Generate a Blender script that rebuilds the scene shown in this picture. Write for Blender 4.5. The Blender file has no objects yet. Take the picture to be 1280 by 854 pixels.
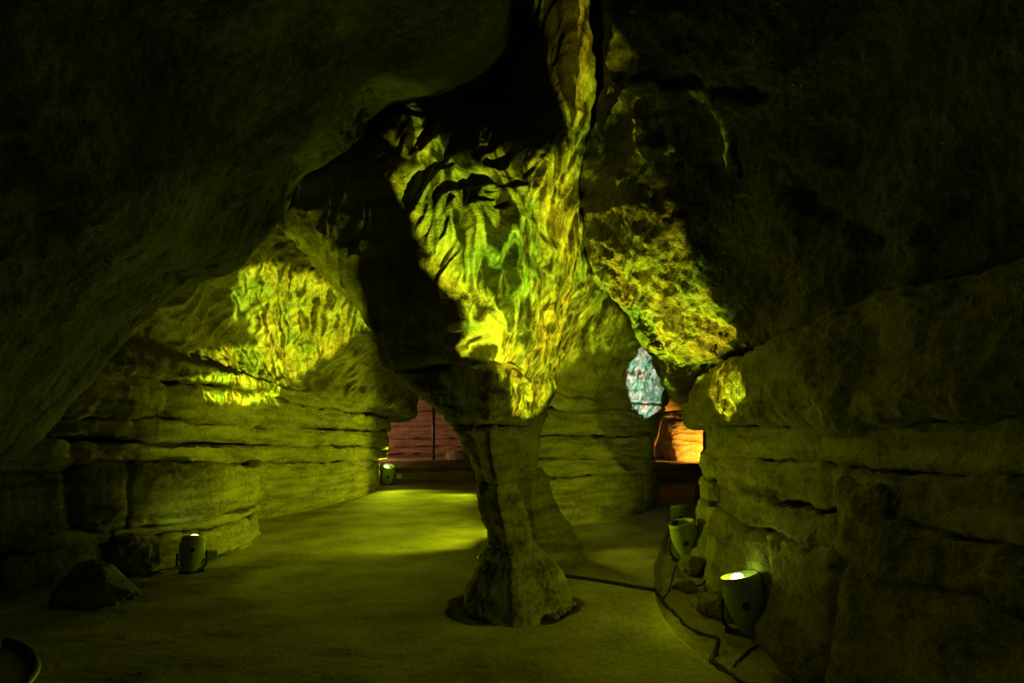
import bpy, bmesh, math, random
import numpy as np
from mathutils import Vector, Matrix, Quaternion

random.seed(7)
SC = bpy.context.scene
COL = SC.collection

# ------------------------------------------------------------------ camera, world, exposure
F_PX, HOR, CAM_H = 700.0, 540.0, 1.5          # focal length in pixels, horizon row, eye height (m)
cam_d = bpy.data.cameras.new('camera')
cam = bpy.data.objects.new('camera', cam_d)
COL.objects.link(cam)
cam.location = (0, 0, CAM_H)
cam.rotation_euler = (math.pi / 2, 0, 0)
cam_d.sensor_width = 36.0
cam_d.lens = F_PX / 1280.0 * 36.0
cam_d.shift_y = (HOR - 427.0) / 1280.0
cam_d.clip_start = 0.05
cam_d.clip_end = 200
SC.camera = cam
w = bpy.data.worlds.new('world')
w.use_nodes = True
w.node_tree.nodes['Background'].inputs[0].default_value = (0.0, 0.0, 0.0, 1)
w.node_tree.nodes['Background'].inputs[1].default_value = 0.0
SC.world = w
SC.view_settings.view_transform = 'Standard'
SC.view_settings.look = 'None'
SC.view_settings.gamma = 1
SC.view_settings.use_curve_mapping = False
SC.view_settings.exposure = 0.0


def px(x, y, Y):
    """pixel + distance -> world point"""
    return ((x - 640.0) / F_PX * Y, Y, CAM_H + (HOR - y) / F_PX * Y)


def gp(x, y, z=0.0):
    """pixel -> point on the ground (height z)"""
    Y = (CAM_H - z) * F_PX / (y - HOR)
    return ((x - 640.0) / F_PX * Y, Y, z)


# ------------------------------------------------------------------ noise
_rng = np.random.RandomState(11)
_perm = _rng.permutation(256)
_perm = np.concatenate([_perm, _perm, _perm])
_g = _rng.normal(size=(256, 3))
_g /= np.linalg.norm(_g, axis=1)[:, None]


def noise(P):
    """gradient noise, P (...,3) -> about -0.7..0.7"""
    P = np.asarray(P, float)
    i = np.floor(P).astype(np.int64)
    f = P - i
    i &= 255
    u = f * f * f * (f * (f * 6 - 15) + 10)
    out = 0
    for dx in (0, 1):
        wx = u[..., 0] if dx else 1 - u[..., 0]
        a = _perm[i[..., 0] + dx]
        for dy in (0, 1):
            wy = u[..., 1] if dy else 1 - u[..., 1]
            b = _perm[a + i[..., 1] + dy]
            for dz in (0, 1):
                wz = u[..., 2] if dz else 1 - u[..., 2]
                g = _g[_perm[b + i[..., 2] + dz] & 255]
                d = g[..., 0] * (f[..., 0] - dx) + g[..., 1] * (f[..., 1] - dy) + g[..., 2] * (f[..., 2] - dz)
                out = out + wx * wy * wz * d
    return out


def fbm(P, oct=3, gain=0.5):
    r, a, k = 0, 1.0, 1.0
    for o in range(oct):
        r = r + a * noise(P * k + 17.3 * o)
        a *= gain
        k *= 2.03
    return r


def ridged(P, oct=2):
    r, a, k = 0, 1.0, 1.0
    for o in range(oct):
        r = r + a * (0.35 - np.abs(noise(P * k + 9.1 * o)) * 1.6)
        a *= 0.5
        k *= 2.1
    return r


# ------------------------------------------------------------------ meshes
def mesh_from(name, V, Fq, tris=None, smooth=True):
    V = np.asarray(V, np.float32)
    me = bpy.data.meshes.new(name)
    Fq = np.asarray(Fq, np.int32).reshape(-1, 4)
    T = np.asarray(tris if tris is not None else [], np.int32).reshape(-1, 3)
    me.vertices.add(len(V))
    me.vertices.foreach_set('co', V.ravel())
    loops = np.concatenate([Fq.ravel(), T.ravel()])
    me.loops.add(len(loops))
    me.loops.foreach_set('vertex_index', loops)
    n = len(Fq) + len(T)
    st = np.concatenate([np.arange(len(Fq)) * 4, len(Fq) * 4 + np.arange(len(T)) * 3]).astype(np.int32)
    me.polygons.add(n)
    me.polygons.foreach_set('loop_start', st)
    if smooth:
        me.polygons.foreach_set('use_smooth', np.ones(n, bool))
    me.update(calc_edges=True)
    me.validate()
    return me


def grid_faces(nr, nc, closed=False):
    r = np.arange(nr - 1)[:, None]
    c = np.arange(nc if closed else nc - 1)[None, :]
    c2 = (c + 1) % nc
    return np.stack([r * nc + c, r * nc + c2, (r + 1) * nc + c2, (r + 1) * nc + c], -1).reshape(-1, 4)


def link(name, me, mat, parent=None):
    o = bpy.data.objects.new(name, me)
    COL.objects.link(o)
    if mat is not None:
        me.materials.clear()
        me.materials.append(mat)
    if parent is not None:
        o.parent = parent
    return o


def tag(o, label, cat=None, group=None, kind=None):
    o['label'] = label
    if cat:
        o['category'] = cat
    if group:
        o['group'] = group
    if kind:
        o['kind'] = kind
    return o


def cr(n, m, closed=False):
    """Catmull-Rom weights: n control points -> m samples"""
    W = np.zeros((m, n))
    t = np.linspace(0, n, m, endpoint=False) if closed else np.linspace(0, n - 1, m)
    for k, x in enumerate(t):
        i = int(math.floor(x))
        if not closed:
            i = min(i, n - 2)
        f = x - i
        ww = (-.5 * f + f * f - .5 * f ** 3, 1 - 2.5 * f * f + 1.5 * f ** 3, .5 * f + 2 * f * f - 1.5 * f ** 3, -.5 * f * f + .5 * f ** 3)
        for j, q in enumerate(ww):
            idx = i - 1 + j
            if closed:
                W[k, idx % n] += q
            elif idx < 0:
                W[k, 0] += 2 * q
                W[k, 1] -= q
            elif idx > n - 1:
                W[k, n - 1] += 2 * q
                W[k, n - 2] -= q
            else:
                W[k, idx] += q
    return W


def lin(n, m, closed=False):
    W = np.zeros((m, n))
    t = np.linspace(0, n, m, endpoint=False) if closed else np.linspace(0, n - 1, m)
    for k, x in enumerate(t):
        i = int(math.floor(x))
        if not closed:
            i = min(i, n - 2)
        f = x - i
        W[k, i % n] += 1 - f
        W[k, (i + 1) % n] += f
    return W


def normals(P, closed=False):
    if closed:
        du = np.roll(P, -1, 1) - np.roll(P, 1, 1)
    else:
        du = np.gradient(P, axis=1)
    dv = np.gradient(P, axis=0)
    N = np.cross(du, dv)
    return N / (np.linalg.norm(N, axis=-1, keepdims=True) + 1e-9)


CAMP = np.array([0, 0, CAM_H])


def patch(name, ctrl, nr, nc, mat, disp, parent=None, sharp=0.0):
    """smooth rock face through a grid of control points, displaced along its normal"""
    C = np.asarray(ctrl, float)
    R, K = C.shape[:2]
    Wr = (1 - sharp) * cr(R, nr) + sharp * lin(R, nr)
    Wc = (1 - sharp) * cr(K, nc) + sharp * lin(K, nc)
    P = np.einsum('ar,rkx,bk->abx', Wr, C, Wc)
    N = normals(P)
    s = np.sign(np.mean(np.sum(N * (CAMP - P), -1)))
    N *= s
    P = P + N * disp(P, N)[..., None]
    Fq = grid_faces(nr, nc)
    if s < 0:
        Fq = Fq[:, ::-1]
    return link(name, mesh_from(name, P.reshape(-1, 3), Fq), mat, parent)


def arc_plan(plan, n, sharp=0.35):
    p = np.asarray(plan, float)
    W = (1 - sharp) * cr(len(p), 600) + sharp * lin(len(p), 600)
    q = W @ p
    s = np.concatenate([[0], np.cumsum(np.linalg.norm(np.diff(q[:, :2], axis=0), axis=1))])
    t = np.linspace(0, s[-1], n)
    return np.stack([np.interp(t, s, q[:, k]) for k in range(q.shape[1])], 1), t


def layer(name, plan, mat, parent, nu, nv, bulge=0.12, back=0.8, boxy=0.4, amp=1.0, cracks=(), seed=0.0, gap=0.007,
          flat=(1, 1, 3.0), lean=0.0):
    """one bed of rock: plan rows are (x, y, z_low, z_high); the cave lies to the right of the direction of travel"""
    q, s = arc_plan(plan, nu)
    d = np.gradient(q[:, :2], axis=0)
    for _ in range(6):
        d[1:-1] = (d[:-2] + d[1:-1] * 2 + d[2:]) / 4
    d /= np.linalg.norm(d, axis=1)[:, None] + 1e-9
    n2 = np.stack([d[:, 1], -d[:, 0]], 1)
    wob = lambda k: 0.035 * noise(np.stack([s * 0.9, s * 0 + k * 3.7 + seed, s * 0], 1)) + 0.012 * noise(np.stack([s * 4, s * 0 + k * 5.1 + seed, s * 0], 1))
    zl = q[:, 2] + wob(1) + gap
    zh = q[:, 3] + wob(2) - gap
    a = np.linspace(-math.pi / 2, math.pi / 2, nv)
    o = bulge * np.abs(np.cos(a)) ** boxy
    zt = 0.5 + 0.5 * np.sign(np.sin(a)) * np.abs(np.sin(a)) ** boxy
    # back strips
    ob = np.linspace(-back, -0.03, 5)
    o = np.concatenate([ob, o, ob[::-1]])
    zt = np.concatenate([np.zeros(5), zt, np.ones(5)])
    Z = zl[None] + zt[:, None] * (zh - zl)[None]
    off = o[:, None] + lean * (zt[:, None] - 0.5)
    P = np.stack([q[None, :, 0] + n2[None, :, 0] * off, q[None, :, 1] + n2[None, :, 1] * off, Z], -1)
    N = normals(P)
    if np.sum(N[len(o) // 2, :, 0] * n2[:, 0] + N[len(o) // 2, :, 1] * n2[:, 1]) < 0:
        N = -N
    fl = np.array(flat)
    S = P + seed * 13.7
    D = 0.16 * fbm(S * 0.8, 2) + 0.07 * fbm(S * 2.3 * fl * (1, 1, .6), 2) + 0.05 * ridged(S * 3.1 * fl * (1, 1, .7), 3) + 0.03 * fbm(S * 9 * (1, 1, 1.6), 3, .6)
    fade = np.concatenate([np.zeros(5), np.ones(nv), np.zeros(5)])[:, None]
    for (s0, wd, dep) in cracks:
        sw = s[None] - s0 + 0.10 * noise(np.stack([Z * 2.2, Z * 0 + s0 * 3.1, Z * 0], -1)) + 0.02 * noise(np.stack([Z * 11, Z * 0 + s0 * 7.1, Z * 0], -1))
        D = D - .6 * dep * np.exp(-np.abs(sw / wd) ** 1.5)
    P = P + N * (D * amp * fade)[..., None]
    Fq = grid_faces(P.shape[0], nu)
    NN = normals(P)
    if np.mean(np.sum(NN[5:-5] * N[5:-5], -1)) < 0:
        Fq = Fq[:, ::-1]
    # the grid's winding follows du x dv; make it face the cave
    return link(name, mesh_from(name, P.reshape(-1, 3), Fq), mat, parent)


def loft(name, rings, mat, parent, nu, nv, disp, sharp=0.45, pinch=0.10, pw=0.025):
    """stack of plan outlines (z, [(x,y)...]) skinned into one closed block of rock"""
    zs = np.array([r[0] for r in rings])
    C = np.array([[(p[0], p[1], r[0] + (p[2] if len(p) > 2 else 0)) for p in r[1]] for r in rings], float)
    Wc = (1 - sharp) * cr(C.shape[1], nu, True) + sharp * lin(C.shape[1], nu, True)
    Wr = 0.7 * cr(len(rings), nv) + 0.3 * lin(len(rings), nv)
    P = np.einsum('ar,rkx,bk->abx', Wr, C, Wc)
    cen = P.mean(1, keepdims=True)
    zz = P[..., 2:3]
    z0, z1 = zs.min(), zs.max()
    sh = 1 - pinch * (np.exp(-((zz - z0) / pw) ** 2) + np.exp(-((zz - z1) / pw) ** 2))
    P[..., :2] = cen[..., :2] + (P[..., :2] - cen[..., :2]) * sh
    N = normals(P, True)
    if np.sum(N[..., :2] * (P - cen)[..., :2]) < 0:
        N = -N
    P = P + N * disp(P, N)[..., None]
    V = P.reshape(-1, 3)
    n = len(V)
    V = np.concatenate([V, P[0].mean(0)[None], P[-1].mean(0)[None]])
    Fq = grid_faces(nv, nu, True)
    i = np.arange(nu)
    T = np.concatenate([np.stack([(i + 1) % nu, i, i * 0 + n], 1), np.stack([(nv - 1) * nu + i, (nv - 1) * nu + (i + 1) % nu, i * 0 + n + 1], 1)])
    return link(name, mesh_from(name, V, Fq, T), mat, parent)


def boulder(name, center, size, mat, seed, boxy=0.7, sub=5, parent=None, rot=0.0, amp=1.0, flatbase=None, taper=0.0):
    bm = bmesh.new()
    bmesh.ops.create_icosphere(bm, subdivisions=sub, radius=1.0)
    V = np.array([v.co[:] for v in bm.verts])
    V = np.sign(V) * np.abs(V) ** boxy
    c_, s_ = math.cos(rot), math.sin(rot)
    V = V * np.array(size)
    k = 1.0 / max(size)
    U = V / np.linalg.norm(V, axis=1)[:, None]
    S = V * k + seed * 5.3
    D = (0.34 * fbm(S * 1.3, 2) + 0.13 * ridged(S * 2.0, 2) + 0.09 * fbm(S * 7, 3, .6)) * min(size) * amp
    # a few flat break faces
    rr = np.random.RandomState(int(seed * 10) + 3)
    V = V + U * D[:, None]
    for _ in range(6):
        nn = rr.normal(size=3)
        nn /= np.linalg.norm(nn)
        h = (V @ nn)
        lim = h.max() * rr.uniform(0.72, 0.9)
        V = V - np.maximum(h - lim, 0)[:, None] * nn * 0.85
    if taper:
        zt = np.clip((V[:, 2] / size[2] + .6) / 1.5, 0, 1)
        V[:, :2] *= (1.15 - taper * zt)[:, None]
    R = np.array([[c_, -s_, 0], [s_, c_, 0], [0, 0, 1]])
    V = V @ R.T
    if flatbase is not None:
        V[:, 2] = np.maximum(V[:, 2], flatbase)
    me = bpy.data.meshes.new(name)
    for v, co in zip(bm.verts, V):
        v.co = co
    for f in bm.faces:
        f.smooth = True
    bm.to_mesh(me)
    bm.free()
    o = link(name, me, mat, parent)
    o.location = center
    return o


def tube(name, pts, r, mat, parent=None, n=8, m=None, smoothp=True):
    P = np.asarray(pts, float)
    m = m or max(8, len(P) * 10)
    if smoothp and len(P) > 2:
        P = cr(len(P), m) @ P
    d = np.gradient(P, axis=0)
    d /= np.linalg.norm(d, axis=1)[:, None] + 1e-9
    up = np.array([0.05, 0.03, 1.0])
    a = np.cross(d, up)
    bad = np.linalg.norm(a, axis=1) < 0.05
    a[bad] = np.cross(d[bad], np.array([1.0, 0, 0]))
    a /= np.linalg.norm(a, axis=1)[:, None]
    b = np.cross(a, d)
    t = np.linspace(0, 2 * math.pi, n, endpoint=False)
    ring = P[:, None] + r * (a[:, None] * np.cos(t)[None, :, None] + b[:, None] * np.sin(t)[None, :, None])
    V = ring.reshape(-1, 3)
    k = len(V)
    V = np.concatenate([V, P[:1], P[-1:]])
    i = np.arange(n)
    T = np.concatenate([np.stack([(i + 1) % n, i, i * 0 + k], 1), np.stack([(len(P) - 1) * n + i, (len(P) - 1) * n + (i + 1) % n, i * 0 + k + 1], 1)])
    return link(name, mesh_from(name, V, grid_faces(len(P), n, True), T), mat, parent)


# ------------------------------------------------------------------ materials
def N_(nt, t, **kw):
    n = nt.nodes.new(t)
    for k, v in kw.items():
        setattr(n, k, v)
    return n


def rock_mat(name, c1, c2, c3, bump=0.6, band=5.0, rough=0.88, fine=1.0):
    m = bpy.data.materials.new(name)
    m.use_nodes = True
    nt = m.node_tree
    L = nt.links.new
    bs = nt.nodes['Principled BSDF']
    tc = N_(nt, 'ShaderNodeTexCoord')
    mp = N_(nt, 'ShaderNodeMapping')
    mp.inputs['Scale'].default_value = (1, 1, band)
    L(tc.outputs['Object'], mp.inputs[0])
    n1 = N_(nt, 'ShaderNodeTexNoise')
    n1.inputs['Scale'].default_value = 1.6
    n1.inputs['Detail'].default_value = 6
    L(mp.outputs[0], n1.inputs['Vector'])
    n2 = N_(nt, 'ShaderNodeTexNoise')
    n2.inputs['Scale'].default_value = 22
    n2.inputs['Detail'].default_value = 5
    n2.inputs['Roughness'].default_value = 0.7
    L(tc.outputs['Object'], n2.inputs['Vector'])
    ramp = N_(nt, 'ShaderNodeValToRGB')
    e = ramp.color_ramp.elements
    e[0].position, e[0].color = 0.38, (*c1, 1)
    e[1].position, e[1].color = 0.63, (*c3, 1)
    x = e.new(0.5)
    x.color = (*c2, 1)
    mx = N_(nt, 'ShaderNodeMath', operation='MULTIPLY_ADD')
    mx.inputs[1].default_value = 0.45
    L(n2.outputs['Fac'], mx.inputs[0])
    m2 = N_(nt, 'ShaderNodeMath', operation='MULTIPLY')
    m2.inputs[1].default_value = 0.55
    L(n1.outputs['Fac'], m2.inputs[0])
    L(m2.outputs[0], mx.inputs[2])
    L(mx.outputs[0], ramp.inputs[0])
    L(ramp.outputs[0], bs.inputs['Base Color'])
    bs.inputs['Roughness'].default_value = rough
    bs.inputs['Specular IOR Level'].default_value = 0.25
    n3 = N_(nt, 'ShaderNodeTexNoise')
    n3.inputs['Scale'].default_value = 60 * fine
    n3.inputs['Detail'].default_value = 4
    L(tc.outputs['Object'], n3.inputs['Vector'])
    ad = N_(nt, 'ShaderNodeMath', operation='MULTIPLY_ADD')
    ad.inputs[1].default_value = 0.5
    L(n3.outputs['Fac'], ad.inputs[0])
    L(n2.outputs['Fac'], ad.inputs[2])
    bp = N_(nt, 'ShaderNodeBump')
    bp.inputs['Strength'].default_value = bump
    bp.inputs['Distance'].default_value = 0.035
    L(ad.outputs[0], bp.inputs['Height'])
    L(bp.outputs[0], bs.inputs['Normal'])
    return m


def plain_mat(name, col, rough=0.5, metal=0.0, emit=None, es=0.0, var=0.15):
    m = bpy.data.materials.new(name)
    m.use_nodes = True
    nt = m.node_tree
    bs = nt.nodes['Principled BSDF']
    tc = N_(nt, 'ShaderNodeTexCoord')
    n = N_(nt, 'ShaderNodeTexNoise')
    n.inputs['Scale'].default_value = 18
    nt.links.new(tc.outputs['Object'], n.inputs['Vector'])
    r = N_(nt, 'ShaderNodeValToRGB')
    r.color_ramp.elements[0].color = (*[c * (1 - var) for c in col], 1)
    r.color_ramp.elements[1].color = (*[min(1, c * (1 + var)) for c in col], 1)
    nt.links.new(n.outputs['Fac'], r.inputs[0])
    nt.links.new(r.outputs[0], bs.inputs['Base Color'])
    bs.inputs['Roughness'].default_value = rough
    bs.inputs['Metallic'].default_value = metal
    if emit:
        bs.inputs['Emission Color'].default_value = (*emit, 1)
        bs.inputs['Emission Strength'].default_value = es
    return m


M_ROCK = rock_mat('sandstone', (.14, .125, .065), (.29, .26, .145), (.44, .40, .24))
M_LAYER = rock_mat('bedded_sandstone', (.125, .11, .055), (.30, .27, .145), (.45, .40, .235), band=7)
M_ROUGH = rock_mat('pitted_sandstone', (.115, .10, .055), (.28, .25, .14), (.42, .38, .23), bump=0.9, band=2.5)
M_SHADEROCK = rock_mat('shade_darkened_sandstone', (.045, .042, .02), (.115, .108, .055), (.20, .185, .10), bump=0.9, band=1.2)  # sandstone darkened so the shade on the near rock sits in its colour
M_RED = rock_mat('red_sandstone', (.22, .13, .09), (.44, .28, .20), (.60, .42, .32), band=8)
M_ORANGE = rock_mat('ochre_sandstone', (.30, .20, .09), (.50, .36, .18), (.64, .48, .26), band=4)
M_BROWN = rock_mat('brown_ledge_rock', (.20, .15, .08), (.38, .28, .16), (.52, .40, .24), band=9)
M_FLOOR = rock_mat('trodden_sand_floor', (.24, .215, .115), (.43, .385, .215), (.64, .58, .34), bump=0.45, band=1, rough=0.75)
M_SAND = rock_mat('pale_trench_sand', (.48, .43, .25), (.68, .61, .37), (.80, .74, .48), bump=0.8, band=1, rough=0.8)
M_BLACK = plain_mat('black_rubber', (.012, .012, .012), 0.45)
M_HOUSE = plain_mat('grey_green_painted_metal', (.34, .42, .27), 0.45, 0.0)
M_DARK = plain_mat('dark_metal', (.035, .035, .032), 0.4, 0.3)
M_GLASS = plain_mat('lens_glass', (.30, .33, .25), 0.1)
M_PALE = rock_mat('pale_pink_boulder', (.38, .30, .24), (.56, .46, .38), (.70, .60, .50), band=1)
M_POST = plain_mat('grey_steel_post', (.14, .13, .11), 0.5, 0.4)

# ------------------------------------------------------------------ floor
EDGE = np.array([gp(846, 640)[:2], gp(838, 655)[:2], gp(826, 680)[:2], gp(819, 710)[:2], gp(816, 745)[:2], gp(828, 775)[:2], gp(858, 805)[:2], gp(900, 843)[:2],
                 gp(960, 895)[:2], (1.42, 2.2), (1.5, 1.0), (1.5, -2.0)])


def edge_x(Y):
    e = EDGE[::-1]
    return np.interp(Y, e[:, 1], e[:, 0])


FOOT_C = (0.02, 4.86)      # centre of the front foot of the pillar


def floor_z(X, Y):
    P = np.stack([X, Y, X * 0], -1)
    z = 0.025 * fbm(P * 0.55, 2) + 0.010 * fbm(P * (1.5, 2.6, 1), 2) + 0.003 * fbm(P * (4, 7, 1), 3, .6)
    # trench beside the right wall
    ex = edge_x(Y) + 0.05 * noise(P * 1.6 + 4) + 0.012 * noise(P * 9)
    t = np.clip((X - ex) / 0.06, 0, 1) * np.clip((10.0 - Y) / 1.2, 0, 1)
    t = t * t * (3 - 2 * t)
    z = z + t * (-0.085 + 0.03 * fbm(P * 4, 2) + 0.012 * fbm(P * 14, 2))
    # pit round the foot of the pillar
    ang = np.arctan2(Y - FOOT_C[1], X - FOOT_C[0])
    rr = np.hypot((X - FOOT_C[0]), (Y - FOOT_C[1] + .03))
    rim = 0.565 + 0.035 * np.sin(ang * 2 + 0.6) + 0.02 * np.sin(ang * 5 + 1) + 0.012 * np.sin(ang * 11)
    u = np.clip((rim - rr) / 0.03, 0, 1)
    z = z - 0.085 * u * u * (3 - 2 * u)
    # the ground rises under the walls
    return z


xs = np.concatenate([np.linspace(-7.5, -4.6, 24), np.linspace(-4.55, 3.0, 500), np.linspace(3.05, 7.5, 30)])
ys = [-3.0]
while ys[-1] < 26:
    y_ = ys[-1]
    ys.append(y_ + (0.12 if y_ < 2.6 else 0.012 + 0.0022 * max(y_ - 3, 0) ** 1.6))
ys = np.array(ys)
XX, YY = np.meshgrid(xs, ys)
ZZ = floor_z(XX, YY)
floor = link('floor', mesh_from('floor', np.stack([XX, YY, ZZ], -1).reshape(-1, 3), grid_faces(len(ys), len(xs))), M_FLOOR)
tag(floor, 'smooth trodden sandy cave floor winding between the rock walls', 'floor', kind='structure')


# pale sand lying in the trench
ty = np.concatenate([np.linspace(2.6, 6, 240), np.linspace(6.05, 9.6, 90)])
tu = np.linspace(0, 1, 70)
TY, TU = np.meshgrid(ty, tu, indexing='ij')
TX = edge_x(TY) + .06 + TU * (.16 + .22 * np.clip((6.5 - TY) / 2, 0, 1) + .1 * noise(np.stack([TY * 1.3, TY * 0, TY * 0], -1)))
TZ = floor_z(TX, TY) + .012 - .03 * np.abs(2 * TU - 1) ** 4 + .012 * fbm(np.stack([TX * 9, TY * 9, TX * 0], -1), 2)
link('trench_sand', mesh_from('trench_sand', np.stack([TX, TY, TZ], -1).reshape(-1, 3), grid_faces(len(ty), len(tu))[:, ::-1]), M_SAND, floor)


def fz(x, y):
    return float(floor_z(np.array([x]), np.array([y]))[0])


def gpf(x, y, dz=0.0):
    p = gp(x, y)
    return (p[0], p[1], fz(p[0], p[1]) + dz)


# ------------------------------------------------------------------ wall_left
def disp_soft(P, N):
    return 0.12 * fbm(P * 0.9 + 3, 2) + 0.045 * ridged(P * (2.2, 2.2, 3.4), 2) + 0.018 * fbm(P * (7, 7, 11), 3)


def disp_left_up(P, N):
    # fanned, feathered break lines low on the face, rough pitting elsewhere
    f = np.array([0.0, -0.80, -0.60])
    g = np.array([0.0, -0.60, 0.80])
    al, ac = P @ f, P @ g
    Q = np.stack([al * 0.8, ac * 4.2, P[..., 0] * 2], -1)
    Q[..., 1] += 0.6 * noise(P * 1.3)
    return 0.12 * fbm(P * 0.8 + 5, 2) + 0.11 * ridged(Q, 3) + 0.03 * fbm(P * 6, 3)


up_l = [
    # columns run from near (hidden behind the overhang) to far; rows from the shelf up
    [(-4.6, 4.5, 2.32), (-4.45, 6.0, 2.32), (-4.3, 7.2, 2.32), (-4.15, 8.6, 2.28), (-3.9, 10.2, 2.25), (-3.65, 12.2, 2.2), (-3.2, 14.2, 2.15), (-2.85, 15.6, 2.02), (-3.1, 16.8, 1.9), (-4.2, 17.5, 1.9)],
    [(-4.6, 4.5, 2.7), (-4.6, 6.0, 2.7), (-4.5, 7.3, 2.7), (-4.3, 8.8, 2.65), (-4.0, 10.4, 2.6), (-3.65, 12.2, 2.6), (-3.1, 14.2, 2.6), (-2.75, 15.6, 2.6), (-2.9, 16.8, 2.6), (-4.0, 17.5, 2.6)],
    [(-4.5, 4.5, 3.3), (-4.65, 6.1, 3.3), (-4.65, 7.5, 3.3), (-4.4, 9.0, 3.25), (-4.0, 10.6, 3.2), (-3.55, 12.3, 3.2), (-2.95, 14.2, 3.2), (-2.5, 15.6, 3.2), (-2.6, 16.8, 3.2), (-3.8, 17.5, 3.2)],
    [(-4.2, 4.5, 4.0), (-4.5, 6.2, 4.0), (-4.6, 7.7, 4.1), (-4.4, 9.2, 4.1), (-3.9, 10.8, 4.1), (-3.3, 12.4, 4.1), (-2.6, 14.2, 4.1), (-2.1, 15.6, 4.1), (-2.2, 16.8, 4.1), (-3.4, 17.5, 4.1)],
    [(-3.6, 4.6, 4.8), (-4.0, 6.3, 4.9), (-4.2, 7.9, 5.0), (-4.0, 9.4, 5.1), (-3.4, 11.0, 5.1), (-2.7, 12.6, 5.1), (-2.0, 14.3, 5.1), (-1.5, 15.6, 5.1), (-1.5, 16.8, 5.1), (-2.6, 17.5, 5.1)],
    [(-2.6, 4.8, 5.6), (-3.0, 6.4, 5.8), (-3.2, 8.0, 6.0), (-3.0, 9.6, 6.1), (-2.3, 11.2, 6.1), (-1.6, 12.8, 6.1), (-0.9, 14.4, 6.1), (-0.3, 15.6, 6.1), (-0.3, 16.8, 6.1), (-1.4, 17.5, 6.1)],
]
up_l = [[(x - 1.0, y - .2, z + .06) for x, y, z in up_l[0]]] + up_l
wall_left = patch('wall_left', up_l, 300, 420, M_ROUGH, disp_left_up)
tag(wall_left, 'stratified sandstone wall with green-lit feathered upper face above the shelf', 'cave wall', kind='structure')

# plan of the left wall, near -> far; lower beds step back behind the block end
planL_low = [(-5.1, 3.6), (-4.8, 4.8), (-4.3, 5.6), (-3.92, 6.1), (-3.66, 6.6), (-3.62, 7.4), (-3.80, 8.15), (-4.25, 8.6)]
planL_far = [(-4.9, 8.3), (-4.45, 9.6), (-4.05, 10.6), (-3.85, 11.6), (-3.7, 13.0), (-3.6, 14.4), (-3.9, 15.2), (-4.9, 15.8)]
planL_all = [(-5.0, 3.4), (-4.7, 4.7), (-4.3, 5.7), (-4.05, 6.6), (-4.0, 7.8), (-4.1, 9.0), (-4.0, 10.4), (-3.85, 12.0), (-3.6, 13.8), (-3.5, 15.0), (-3.75, 15.8), (-4.9, 16.4)]


def withz(plan, z0, z1, near, far, y0=6.2, y1=14.6):
    out = []
    for x, y in plan:
        t = (y - y0) / (y1 - y0)
        out.append((x, y, near[0] + (far[0] - near[0]) * t, near[1] + (far[1] - near[1]) * t))
    return out


def wz(plan, near, far, y0=6.2, y1=14.6):
    return withz(plan, 0, 0, near, far, y0, y1)


layer('rock_layer', wz(planL_low, (-.15, .37), (-.15, .30)), M_LAYER, wall_left, 420, 46, .13, 1.0, .55, .8, cracks=[(1.5, .05, .2), (2.35, .03, .2), (2.62, .03, .16), (3.3, .02, .10), (4.4, .025, .12), (5.0, .03, .14)], seed=1, flat=(1, 1, 1.2))
layer('rock_layer', wz(planL_low, (.38, .49), (.31, .40)), M_LAYER, wall_left, 360, 22, .12, 1.0, .6, .55, cracks=[(2.4, .02, .1), (4.6, .02, .08)], seed=2)
layer('rock_layer', wz(planL_low, (.50, 1.12), (.42, .70)), M_LAYER, wall_left, 420, 60, .17, 1.0, .35, .75, cracks=[(2.05, .06, .25), (2.5, .03, .10), (3.4, .02, .05), (4.1, .025, .05)], seed=3, flat=(1, 1, 1.5))
layer('rock_layer', wz(planL_far, (-.1, 1.10), (-.1, .74)), M_LAYER, wall_left, 380, 60, .15, 1.2, .35, .7, cracks=[(2.9, .03, .06), (4.3, .02, .05)], seed=4)
layer('rock_layer', wz(planL_all, (1.13, 1.39), (.76, 1.07)), M_LAYER, wall_left, 640, 34, .16, 1.0, .5, .7, cracks=[(2.2, .05, .14), (5.2, .03, .08), (8.0, .03, .06)], seed=5)
layer('rock_layer', wz(planL_all, (1.41, 1.64), (1.09, 1.50)), M_LAYER, wall_left, 640, 34, .14, 1.0, .5, .75, cracks=[(2.8, .03, .08), (6.6, .03, .05)], seed=6)
layer('rock_layer', wz(planL_all, (1.66, 2.12), (1.53, 1.90)), M_LAYER, wall_left, 640, 44, .20, 1.2, .55, .85, cracks=[(3.2, .05, .10), (6.0, .03, .05)], seed=7)
layer('rock_layer', wz([(x + .05, y) for x, y in planL_all], (2.14, 2.36), (1.93, 2.16)), M_LAYER, wall_left, 640, 36, .18, 1.2, .5, .8, seed=8)

# ------------------------------------------------------------------ wall_back: the island of rock behind the pillar


def disp_center(P, N):
    X, Y, Z = P[..., 0], P[..., 1], P[..., 2]
    f = np.array([-0.42, 0.0, -0.91])
    g = np.array([0.91, 0.0, -0.42])
    al, ac = P @ f, P @ g
    wr = 0.35 * noise(P * 1.1 + 2) + 0.14 * noise(P * 2.9)
    Q = np.stack([al * 1.5 + wr, ac * 4.4 + wr * 2.4, Y * 1.6], -1)
    scal = ridged(Q, 1)
    Q2 = np.stack([al * 3.4 + wr * 2, ac * 8.5 + wr * 3, Y * 3], -1)
    scal2 = ridged(Q2 + 4, 1)
    lo = np.clip((Z - 2.0) / 0.35, 0, 1)
    d = 0.14 * fbm(P * 0.9, 2) + lo * (0.14 * scal + 0.05 * scal2) + 0.016 * fbm(P * 9, 3)
    # bedding joints low down
    for zj in (2.02,):
        d = d - 0.05 * np.exp(-((Z - zj - 0.05 * noise(P * 1.4)) / 0.025) ** 2)
    return d


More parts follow.
